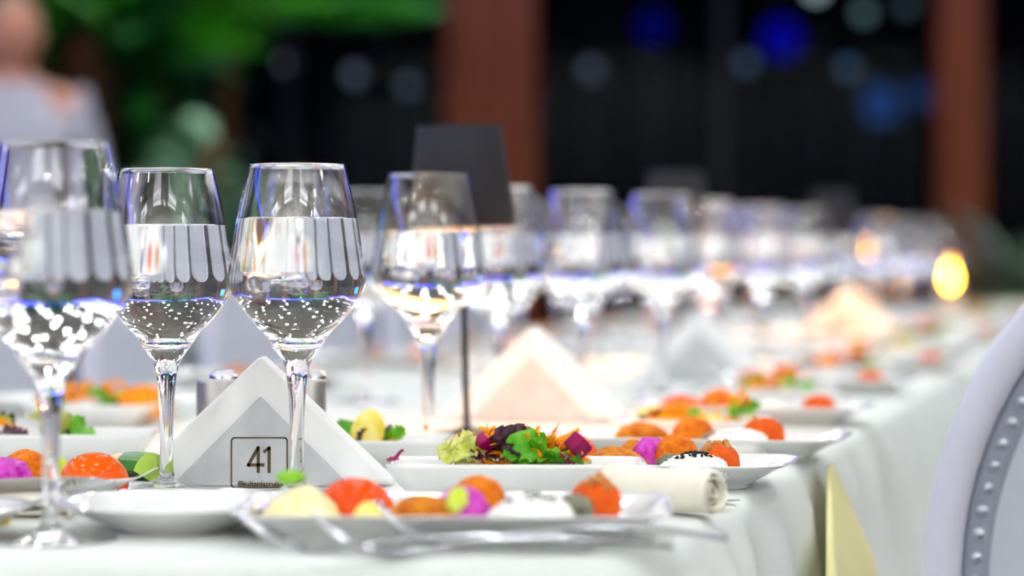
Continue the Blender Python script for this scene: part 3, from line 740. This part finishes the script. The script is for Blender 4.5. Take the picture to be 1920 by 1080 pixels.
for (k_, px, D, h, rz, ti, s) in (
    (('y', 5), 862, 1.700, .030, .3, (.7, -.2), 1.0), (('y', 6), 880, 1.70, .031, 2.0, (.9, .4), .9), (('y', 5), 850, 1.705, .027, 4.2, (.3, .1), .8), (('y', 6), 872, 1.715, .034, 5.2, (.5, .5), .8),
    (('p', 3), 950, 1.700, .036, .9, (1.1, .4), 1.0), (('p', 4), 940, 1.695, .030, 2.4, (.9, -.5), 1.0), (('p', 3), 968, 1.705, .040, .4, (1.3, .1), .8), (('p', 4), 915, 1.70, .027, .4, (.4, .1), .8),
    (('g', 1), 985, 1.695, .032, .5, (1.0, -.1), 1.05), (('g', 2), 1010, 1.692, .028, 1.9, (.8, .4), 1.0), (('g', 1), 1030, 1.69, .025, .2, (.3, .1), .9), (('g', 2), 975, 1.69, .026, .2, (.4, .2), .8), (('g', 1), 1060, 1.69, .023, 3.2, (.2, .1), .8),
    (('p', 4), 1040, 1.715, .028, 3.2, (.2, .1), .8), (('y', 5), 1090, 1.70, .023, 1.2, (.2, .1), .55), (('p', 3), 900, 1.72, .026, 1.2, (.2, .1), .9)):
    leaf_at(k_, px, D, h, rz, W1, ti, s)
shreds(905, 965, 1.70, 1.73, .028, .044, 34, W1)
shreds(995, 1075, 1.695, 1.735, .024, .040, 60, W1)
shreds(880, 1080, 1.70, 1.735, .016, .028, 26, W1)
shreds(880, 1080, 1.70, 1.73, .018, .030, 12, W1, STK, 'dark beetroot shred', 'beetroot')
shreds(835, 905, 1.69, 1.72, .022, .036, 10, W1, PAL, 'pale frisee stalk', 'salad stalk')
CB = ((903, 1.70, .036, .7, 1.0), (1084, 1.692, .036, .5, 1.15), (1062, 1.69, .026, .2, .8), (1045, 1.72, .030, 1.2, .8), (1005, 1.72, .02, 1, .8))
for (px, D, h, r_, s) in CB:
    tag(link('beet_cube', CUBE, None, (xat(px, D), D, TZ+h), (r_, r_*1.3, .4+r_), s), 'dark magenta beetroot cube in the sharp salad bowl', 'beetroot', 'beetroot cubes in the sharp salad bowl')
tag(link('cabbage_shred', STK[0], None, (xat(743, 1.685), 1.685, TZ+.027), (.3, .1, .6), 1.0), 'magenta shred alone on the left rim of the sharp salad bowl', 'cabbage')
tag(link('beet_petal', LF[('p', 3)], None, (xat(738, 1.69), 1.69, TZ+.0265), (.2, 0, 1.1), .28), 'small purple petal on the left rim of the sharp salad bowl', 'salad leaf')
def fill_bowl(x, D, a, b, h, where, seed, ncar=14, spec='pgc', top=.018, both=True):
    r_ = random.Random(seed)
    for i in range(ncar):
        tag(link('carrot_shred', r_.choice(SHR), None, (x+r_.uniform(-a, a), D+r_.uniform(-b, b), TZ+h+r_.uniform(-.006, top)), (r_.uniform(-.8, .8), r_.uniform(-.6, .6), r_.uniform(0, 6.28)), r_.uniform(.9, 1.5)), 'orange carrot shred in '+where, 'carrot', 'carrot shreds in '+where)
    for i in range(int(6*a/.05)+3):
        key = r_.choice([('g', 1), ('p', 3), ('p', 4), ('g', 2), ('y', 5)]); nm = {'g': 'green lettuce leaf', 'p': 'purple lettuce leaf', 'y': 'pale frisee leaf'}[key[0]]
        tag(link('lettuce_leaf', LF[key], None, (x+r_.uniform(-a, a), D+r_.uniform(-b, b), TZ+h+r_.uniform(-.006, top*.6)), (r_.uniform(.1, 1), r_.uniform(-.5, .5), r_.uniform(0, 6)), r_.uniform(.7, 1.0)), nm+' in '+where, 'salad leaf', nm+'s in '+where)
B_mound = blobmesh('carrot_mound', 1, 1, .5, M_carrot, 21, .12, 2, 4, .3, .05, 8)
def mound(x, D, rx, ry, rz, label, m=None):
    return tag(link('carrot_mound', B_mound, None, (x, D, TZ+.006), (0, 0, .3), (rx, ry, rz)), label, 'grated carrot')
fill_bowl(-.362, 2.0, .075, .025, .022, 'the long salad bowl', 3, 8, top=.014)
fill_bowl(-.098, 1.98, .028, .024, .018, 'the small bowl behind the napkins', 4, 5, top=.012)
fill_bowl(.150, 2.20, .045, .024, .018, 'the bowl behind the third platter', 5, 24, top=.016)
fill_bowl(-.375, 2.42, .040, .026, .018, 'the bowl beyond the long salad bowl', 6, 26, top=.018)
mound(-.335, 2.42, .026, .022, .040, 'heap of grated carrot in the bowl beyond the long salad bowl')
mound(.130, 2.20, .022, .015, .032, 'heap of grated carrot in the bowl behind the third platter')
tag(link('lemon_slice', B_lem, None, (xat(682, 1.97), 1.97, TZ+.016), (0, .3, 0), (1.3, 1.2, 1.7)), 'tall yellow pepper wedge in the small bowl behind the napkins', 'pepper')
# dishes farther down the table, soft blur
far_n = 0
where_far = ['beside the nearest lamp', 'under the second lamp', 'past the second lamp', 'between the far glasses', 'before the farthest lamp', 'past the farthest lamp', 'close to the candle', 'at the far table end']
spots = [(2.45, -.11), (2.95, -.12), (3.45, -.10), (3.95, -.12), (4.45, -.1), (5.0, -.12), (5.6, -.1), (6.2, -.12)]
pm3 = platter_mesh(.11, .06, .018); bm3 = bowl_mesh(.07, .04, .022)
for i, (D, o) in enumerate(spots):
    wh = where_far[i]
    x = edgeX(D)+o-.005
    tag(link('platter', pm3, None, (x, D, TZ), (0, 0, R(-13.9))), 'blurred white mezze platter on the near-side row '+wh, 'platter')
    for j, (dx, dd, B, nm, cat, lab) in enumerate(((.06, 0, B_ball, 'carrot_ball', 'carrot ball', 'blurred orange carrot ball'), (.015, .0, B_cheese, 'cheese_mound', 'cheese', 'blurred white cheese mound'), (-.03, .01, B_croq, 'croquette', 'croquette', 'blurred brown croquette'), (-.065, -.01, B_tom2, 'tomato_half', 'tomato', 'blurred orange tomato half'))):
        if i > 2 and (i+j) % 2: continue
        tag(link(nm, B, None, (x+dx, D+dd-.24*dx, TZ+fz), (0, 0, j), 1.0 if j != 1 else .8), lab+' on the platter '+wh, cat)
    Db = D+.20; xb = edgeX(Db)-.13
    tag(link('salad_bowl', bm3, None, (xb, Db, TZ), (0, 0, R(-13.9))), 'blurred white salad bowl on the near-side row '+wh, 'bowl')
    fill_bowl(xb, Db, .045, .022, .02, 'the bowl '+wh, 30+i, 3 if i < 4 else 1, top=.012)
    if i < 2: mound(xb-.01, Db, .026, .016, .032, 'heap of grated carrot in the bowl '+wh)
    # the dishes of the guests opposite
    xl = LO+.248*(D+.1)+.16
    tag(link('platter', pm3, None, (xl, D+.1, TZ), (0, 0, R(-13.9))), 'blurred white mezze platter on the opposite row '+wh, 'platter')
    tag(link('tomato_half', B_tom2, None, (xl+.05, D+.1, TZ+fz)), 'blurred tomato half on the opposite platter '+wh, 'tomato')
    tag(link('fried_patty', B_fried, None, (xl-.02, D+.11, TZ+fz)), 'blurred fried patty on the opposite platter '+wh, 'patty')

# ------------------------------------------------------------------ rolled napkin on the right
def roll_mesh():
    V = []; Fc = []
    # spiral section in (y,z), swept along x
    S = []
    n = 90
    for i in range(n):
        t = i/(n-1); a = -math.pi/2 - 2*math.pi*3.1*(1-t)
        r = .0032+.0098*t+.0003*math.sin(a*5)*(1-t)
        S.append((r*math.cos(a)*1.08, r*math.sin(a)+.0142))
    # outer flap lies down on the table and folds forward
    last = S[-1]
    for k in range(1, 9):
        S.append((last[0]+.0019*k, last[1]+.0006*math.sin(k*.9)+(.0002*k)))
    nx = 16; L = .086; m_ = len(S)
    for i in range(nx+1):
        u = i/nx; x = -L+L*u
        for j, (y, z) in enumerate(S):
            wob = .0004*math.sin(x*160+j*.4)
            V.append((x + (.0022*math.sin(j*.33)-.003*(1-j/m_) if i == nx else 0), y*(1+.02*math.sin(u*5))+wob, z*(1+.02*math.sin(u*7))+wob*.6))
    for i in range(nx):
        for j in range(m_-1): a = i*m_+j; Fc.append((a, a+1, a+m_+1, a+m_))
    return me('rolled_napkin', V, Fc, M_linen)
o = tag(link('rolled_napkin', roll_mesh(), None, (.122, 1.590, TZ+.0016), (0, 0, R(-44))), 'rolled cream linen napkin with spiral end at the table side', 'napkin')
md = o.modifiers.new('solid', 'SOLIDIFY'); md.thickness = .0012; md.offset = 0
# folded napkin on the left under knife and fork
def folded_mesh():
    V = []; Fc = []
    S = []
    for k in range(30):
        S.append((-.075+.15*k/29, .0))
    layers = 4
    parts = []
    for l in range(layers):
        z = .0012+.0034*l; e = .003*l
        P = []
        nx, ny = 20, 8
        for i in range(nx+1):
            for j in range(ny+1):
                x = -.09+.18*i/nx - (.004*l if i == nx else 0); y = -.02+.04*j/ny
                P.append((x, y*(1-.03*l), z+.0009*math.sin(x*60+l)+.0011*math.sin(y*120+l*2)+(.0012 if i == nx else 0)))
        F_ = [(i*(ny+1)+j, (i+1)*(ny+1)+j, (i+1)*(ny+1)+j+1, i*(ny+1)+j+1) for i in range(nx) for j in range(ny)]
        parts.append((P, F_))
        if l < layers-1:
            # fold at the end x=max
            Q = []
            for k in range(7):
                a = -math.pi/2+math.pi*k/6
                for j in range(ny+1):
                    y = -.02+.04*j/ny
                    Q.append((.09-.004*l+.002*math.cos(a), y*(1-.03*l), z+.0017+.0017*math.sin(a)+.0011*math.sin(y*120+l*2)))
            parts.append((Q, [(k*(ny+1)+j, (k+1)*(ny+1)+j, (k+1)*(ny+1)+j+1, k*(ny+1)+j+1) for k in range(6) for j in range(ny)]))
    return me('folded_napkin', *join(parts), M_linen)
o = tag(link('folded_napkin', folded_mesh(), None, (-.355, 1.600, TZ+.0012), (0, 0, R(0))), 'folded cream linen napkin under a knife beside the left platter', 'napkin')
md = o.modifiers.new('solid', 'SOLIDIFY'); md.thickness = .0014

# ------------------------------------------------------------------ cutlery
def make_fork(loc, rz, label, tilt=(0, 0), grp=None):
    t = thing('fork', label, 'fork', loc, (tilt[0], tilt[1], rz), grp)
    # tip at x=0, handle end at x=.19, tines rise from the table
    hp = [(.066+.126*i/12, 0, .0028+.0055*math.sin(math.pi*(i/12)**.9)*1.0) for i in range(13)]
    link('handle', me('handle', *ribbon(hp, [.0052+.0078*(i/12)**1.6 for i in range(13)], [.0026]*13), M_steel), t)
    hd = [(.038, 0, .0016), (.045, 0, .0012), (.053, 0, .0014), (.061, 0, .0028), (.068, 0, .0036)]
    link('head', me('head', *ribbon(hd, [.0205, .0215, .018, .009, .0054], .0018), M_steel), t)
    for k in range(4):
        y = (k-1.5)*.0056
        tp = [(.004, y*.9, .0215), (.010, y*.95, .0150), (.018, y, .0085), (.028, y, .0038), (.040, y, .0016)]
        link('tine', me('tine', *ribbon(tp, [.0012, .002, .0024, .0027, .003], [.001, .0014, .0016, .0018, .0018]), M_steel), t)
    return t
def make_knife(loc, rz, label, tilt=(0, 0)):
    t = thing('knife', label, 'knife', loc, (tilt[0], tilt[1], rz))
    bp = [(.0, 0, .0012), (.01, .001, .0012), (.03, .002, .0012), (.07, .002, .0012), (.10, .001, .0012), (.108, 0, .0012)]
    link('blade', me('blade', *ribbon(bp, [.003, .011, .0165, .018, .013, .009], [.0006, .0008, .001, .0012, .0016, .003]), M_steel), t)
    hp = [(.106+.098*i/8, 0, .0016) for i in range(9)]
    link('handle', me('handle', *ribbon(hp, [.0085+.006*i/8 for i in range(9)], [.0036+.001*i/8 for i in range(9)]), M_steel), t)
    return t
make_fork((xat(432, 1.415), 1.418, TZ+.0008), R(-1), 'blurred silver fork at the front table edge, tips farthest left')
make_fork((xat(578, 1.412), 1.400, TZ+.0010), R(2), 'blurred silver fork at the front table edge, tips middle of the three')
make_fork((xat(690, 1.43), 1.432, TZ+.0042), R(-3), 'blurred silver fork at the front table edge, tips nearest the fried patty', (0, 0))
make_knife((xat(213, 1.62), 1.612, TZ+.0190), R(183), 'silver knife lying on the folded napkin, tip pointing at the round plate', (R(35), R(3)))
make_fork((xat(131, 1.585), 1.582, TZ+.0022), R(172), 'silver fork with tines beside the folded napkin', (0, 0))
make_knife((.1445, 1.690, TZ+.0004), R(193), 'silver knife with only its tip showing past the rolled napkin')

# ------------------------------------------------------------------ chairs with oval backs
def oval_ring(a, b, w_, d_, n=72):
    """oval frame with moulded section, plane x-z, depth along y"""
    sec = [(-w_/2, -d_*.3), (-w_*.3, -d_/2), (w_*.1, -d_*.42), (w_*.35, -d_*.2), (w_/2, -d_*.1), (w_/2, d_*.4), (w_*.2, d_/2), (-w_*.3, d_/2), (-w_/2, d_*.3)]
    V = []; Fc = []; m_ = len(sec)
    for k in range(n):
        q = 2*math.pi*k/n
        for (s, y) in sec: V.append(((a-s-w_/2)*math.cos(q), y, (b-s-w_/2)*math.sin(q)))
    for k in range(n):
        l = (k+1) % n
        for j in range(m_):
            i = (j+1) % m_; Fc.append((k*m_+j, k*m_+i, l*m_+i, l*m_+j))
    return V, Fc
def oval_pad(a, b, y0, bulge, n=48, r=6):
    V = [(0, y0-bulge, 0)]; Fc = []
    for i in range(1, r+1):
        u = i/r
        for k in range(n):
            q = 2*math.pi*k/n; V.append((a*u*math.cos(q), y0-bulge*math.sqrt(max(0, 1-u*u*.98)), b*u*math.sin(q)))
    for k in range(n): Fc.append((0, 1+k, 1+(k+1) % n))
    for i in range(r-1):
        for k in range(n): l = (k+1) % n; Fc.append((1+i*n+k, 1+(i+1)*n+k, 1+(i+1)*n+l, 1+i*n+l))
    return V, Fc
CA, CB_ = .225, .255
ring_d = me('back_frame', *oval_ring(CA, CB_, .023, .036), M_chair)
padf_d = me('back_pad', *join([oval_pad(CA-.024, CB_-.024, -.004, .016), [(lambda vf: (vf[0], [f[::-1] for f in vf[1]]))(oval_pad(CA-.024, CB_-.024, .004, -.016))][0]]), M_chairup)
groove_d = me('groove', *oval_ring(CA-.022, CB_-.022, .020, .022), mat('chair_groove', (150, 154, 168), .6))
nst = 96; sv = []
for k in range(nst):
    q = 2*math.pi*k/nst
    for s in (-1, 1):
        c = Vector(((CA-.032)*math.cos(q), s*.0105, (CB_-.032)*math.sin(q)))
        V, Fc = lathe([(.0001, .003), (.0028, .0022), (.0042, 0)], 8)
        sv.append(([c+Vector((x, s*z, y)) for x, y, z in V], Fc if s < 0 else [f[::-1] for f in Fc]))
stud_d = me('nailheads', *join(sv), M_stud)
seat_d = blobmesh('seat', .23, .22, .045, M_chairup, 3, .0, 1, 4, .6)
srail_d = me('seat_rail', *lathe([(.19, .40), (.225, .40), (.232, .43), (.225, .455), (.19, .455)], 48), M_chair)
leg_d = me('leg', *lathe([(.010, 0), (.013, .03), (.011, .06), (.018, .30), (.024, .36), (.022, .42)], 16), M_chair)
post_d = me('back_post', *tube([(0, 0, .42), (0, .01, .5), (0, .012, .60)], [.014, .013, .012], 10), M_chair)
def make_chair(loc, rz, label, group=None, zs=1.0):
    t = thing('oval_back_chair', label, 'chair', loc, (0, 0, rz), group)
    # back stands at +y, chair faces -y; lean back slightly
    lean = R(-8)
    bf = link('back_frame', ring_d, t, (0, .225, .70*zs), (lean, 0, 0)); link('groove', groove_d, bf); tag(link('nailheads', stud_d, bf), kind='stuff')
    link('back_pad', padf_d, t, (0, .225, .70*zs), (lean, 0, 0))
    link('seat', seat_d, t, (0, 0, .43)); link('seat_rail', srail_d, t)
    for (x, y) in ((-.16, -.15), (.16, -.15), (-.15, .15), (.15, .15)): link('leg', leg_d, t, (x, y, 0))
    for x in (-.11, .11): link('back_post', post_d, t, (x, .19, -.06*(1-zs)*5))
    return t
ch0 = make_chair((.425, 1.30, 0), R(0), 'blurred white chair with studded oval back at the right picture edge')
ch0.rotation_euler = (0, 0, R(155))
ch0.location = (.425-.0, 1.52, 0)
# move so that the back's centre stands where the photo shows it
bc = Vector((.456, 1.52)); v = Matrix.Rotation(ch0.rotation_euler.z, 2) @ Vector((0, .225)); ch0.location = (bc.x-v.x, bc.y-v.y, .0)
chL = make_chair((0, 0, 0), 0, 'white oval back chair in the row at the opposite table side', 'oval back chairs along the opposite side', zs=.9)
first = True
for i in range(9):
    D = 2.3+.56*i
    x = LO+.248*D-.34
    rz = R(90-13.9)
    if i == 0: chL.location = (x, D, 0); chL.rotation_euler = (0, 0, rz)
    else: dup(chL, (x, D, 0), (0, 0, rz+R(rnd.uniform(-3, 3))))
for i in range(6):
    D = 2.9+.62*i
    dup(ch0, (edgeX(D)+.42, D, 0), (0, 0, R(-90-13.9)), 'white oval back chair in the row past the right edge chair', 'oval back chairs along the near side')

# ------------------------------------------------------------------ the man at the back
M_skin = mat('skin', (206, 146, 122), .5, sss=.1)
M_shirt = mat('white_shirt', (196, 196, 214), .8)
M_trous = mat('dark_trousers', (28, 28, 34), .8)
M_hair = mat('grey_hair', (170, 150, 145), .8)
M_shoe = mat('black_shoe', (14, 14, 14), .3)
def skin_obj(name, V, E, Rr, m, parent, sub=2):
    d = bpy.data.meshes.new(name); d.from_pydata(V, E, []); d.materials.append(m)
    o = link(name, d, parent); md = o.modifiers.new('skin', 'SKIN'); md.use_smooth_shade = True
    for i, r in enumerate(Rr): d.skin_vertices[0].data[i].radius = (r if hasattr(r, '__len__') else (r, r))
    d.skin_vertices[0].data[0].use_root = True
    s = o.modifiers.new('sub', 'SUBSURF'); s.levels = sub; s.render_levels = sub
    return o
man = thing('person', 'grey haired person in a white shirt standing at the back beside the palms', 'person', (-1.50, 8.0, 0), (0, 0, R(20)))
# body: pelvis root
PV = [(0, 0, .86), (0, 0, 1.0), (0, 0, 1.18), (0, 0, 1.33), (0, 0, 1.41), (0, -.01, 1.48),
      (.17, 0, 1.335), (.235, .02, 1.11), (.245, -.04, .88), (-.17, 0, 1.335), (-.235, .02, 1.11), (-.245, -.04, .88),
      (.09, 0, .80), (.10, -.01, .46), (.10, .01, .09), (-.09, 0, .80), (-.10, -.01, .46), (-.10, .01, .09), (.25, -.06, .80), (-.25, -.06, .80)]
PE = [(0, 1), (1, 2), (2, 3), (3, 4), (4, 5), (3, 6), (6, 7), (7, 8), (3, 9), (9, 10), (10, 11), (0, 12), (12, 13), (13, 14), (0, 15), (15, 16), (16, 17), (8, 18), (11, 19)]
PR = [(.15, .11), (.145, .105), (.165, .12), (.15, .10), (.06, .06), (.055, .055), .06, .045, .03, .06, .045, .03, .085, .06, .04, .085, .06, .04, .026, .026]
body = skin_obj('body', PV, PE, PR, M_skin, man)
SV = [(0, 0, .90), (0, 0, 1.0), (0, 0, 1.18), (0, 0, 1.33), (0, 0, 1.40), (.18, 0, 1.34), (.245, .02, 1.11), (.252, -.04, .90), (-.18, 0, 1.34), (-.245, .02, 1.11), (-.252, -.04, .90)]
skin_obj('shirt', SV, [(0, 1), (1, 2), (2, 3), (3, 4), (3, 5), (5, 6), (6, 7), (3, 8), (8, 9), (9, 10)], [(.165, .125), (.16, .12), (.185, .135), (.17, .115), .075, .075, .06, .045, .075, .06, .045], M_shirt, man)
skin_obj('trousers', [(0, 0, .92), (0, 0, .84), (.095, 0, .76), (.102, -.01, .46), (.10, .01, .07), (-.095, 0, .76), (-.102, -.01, .46), (-.10, .01, .07)], [(0, 1), (1, 2), (2, 3), (3, 4), (1, 5), (5, 6), (6, 7)], [(.165, .12), (.165, .12), .10, .075, .06, .10, .075, .06], M_trous, man)
def headmesh():
    bm = bmesh.new(); bmesh.ops.create_icosphere(bm, subdivisions=4, radius=1)
    for v in bm.verts:
        p = v.co; x, y, z = p.x*.078, p.y*.098, p.z*.122
        if z < 0: x *= 1-.28*(-p.z)**1.5; y = y*(1-.12*(-p.z))-.006*(-p.z)
        # nose, brow, eye hollows, mouth; face looks to -y
        if y < 0:
            y -= .024*math.exp(-((x/.011)**2)-((z+.018)/.020)**2)
            y += .008*(math.exp(-(((abs(x)-.030)/.013)**2)-((z-.008)/.010)**2))
            y -= .004*math.exp(-((x/.022)**2)-((z+.055)/.008)**2)
        v.co = (x, y, z)
    d = bpy.data.meshes.new('head'); bm.to_mesh(d); bm.free(); d.materials.append(M_skin); d.polygons.foreach_set('use_smooth', [True]*len(d.polygons))
    return d
hd = link('head', headmesh(), man, (0, -.02, 1.545), (0, 0, R(10)))
M_eye = mat('eye', (40, 30, 26), .2); M_lip = mat('lips', (170, 90, 84), .5)
for s in (-1, 1):
    link('eye', blobmesh('eye', .012, .007, .007, M_eye, 1, 0), hd, (s*.030, -.084, .001))
    link('ear', blobmesh('ear', .009, .016, .030, M_skin, 2, .1), hd, (s*.080, .0, -.03))
link('mouth', blobmesh('mouth', .022, .006, .006, M_lip, 3, 0), hd, (0, -.085, -.062))
bmh = bmesh.new(); bmesh.ops.create_icosphere(bmh, subdivisions=4, radius=1)
for v in list(bmh.verts):
    if v.co.z < .25-.9*v.co.y*1.0 and not (v.co.y > .2 and v.co.z > -.5): bmh.verts.remove(v)
for v in bmh.verts: v.co = (v.co.x*.083, v.co.y*.104, v.co.z*.129)
dh = bpy.data.meshes.new('hair'); bmh.to_mesh(dh); bmh.free(); dh.materials.append(M_hair); dh.polygons.foreach_set('use_smooth', [True]*len(dh.polygons))
link('hair', dh, hd)
for s in (-1, 1):
    link('shoe', blobmesh('shoe', .05, .13, .045, M_shoe, 4, .03, 1, 3, .3), man, (s*.10, -.04, 0))
    for k in range(5):
        # fingers hanging, slightly curled
        if k < 4: P = [(s*(.25), -.085+.018*k-.01, .775), (s*.25, -.088+.018*k-.01, .735), (s*.246, -.092+.018*k-.01, .70+.004*abs(k-1))]
        else: P = [(s*.247, -.09, .80), (s*.238, -.115, .775), (s*.232, -.125, .75)]
        link('finger', me('finger', *tube(P, [.009, .008, .006], 8), M_skin), man)
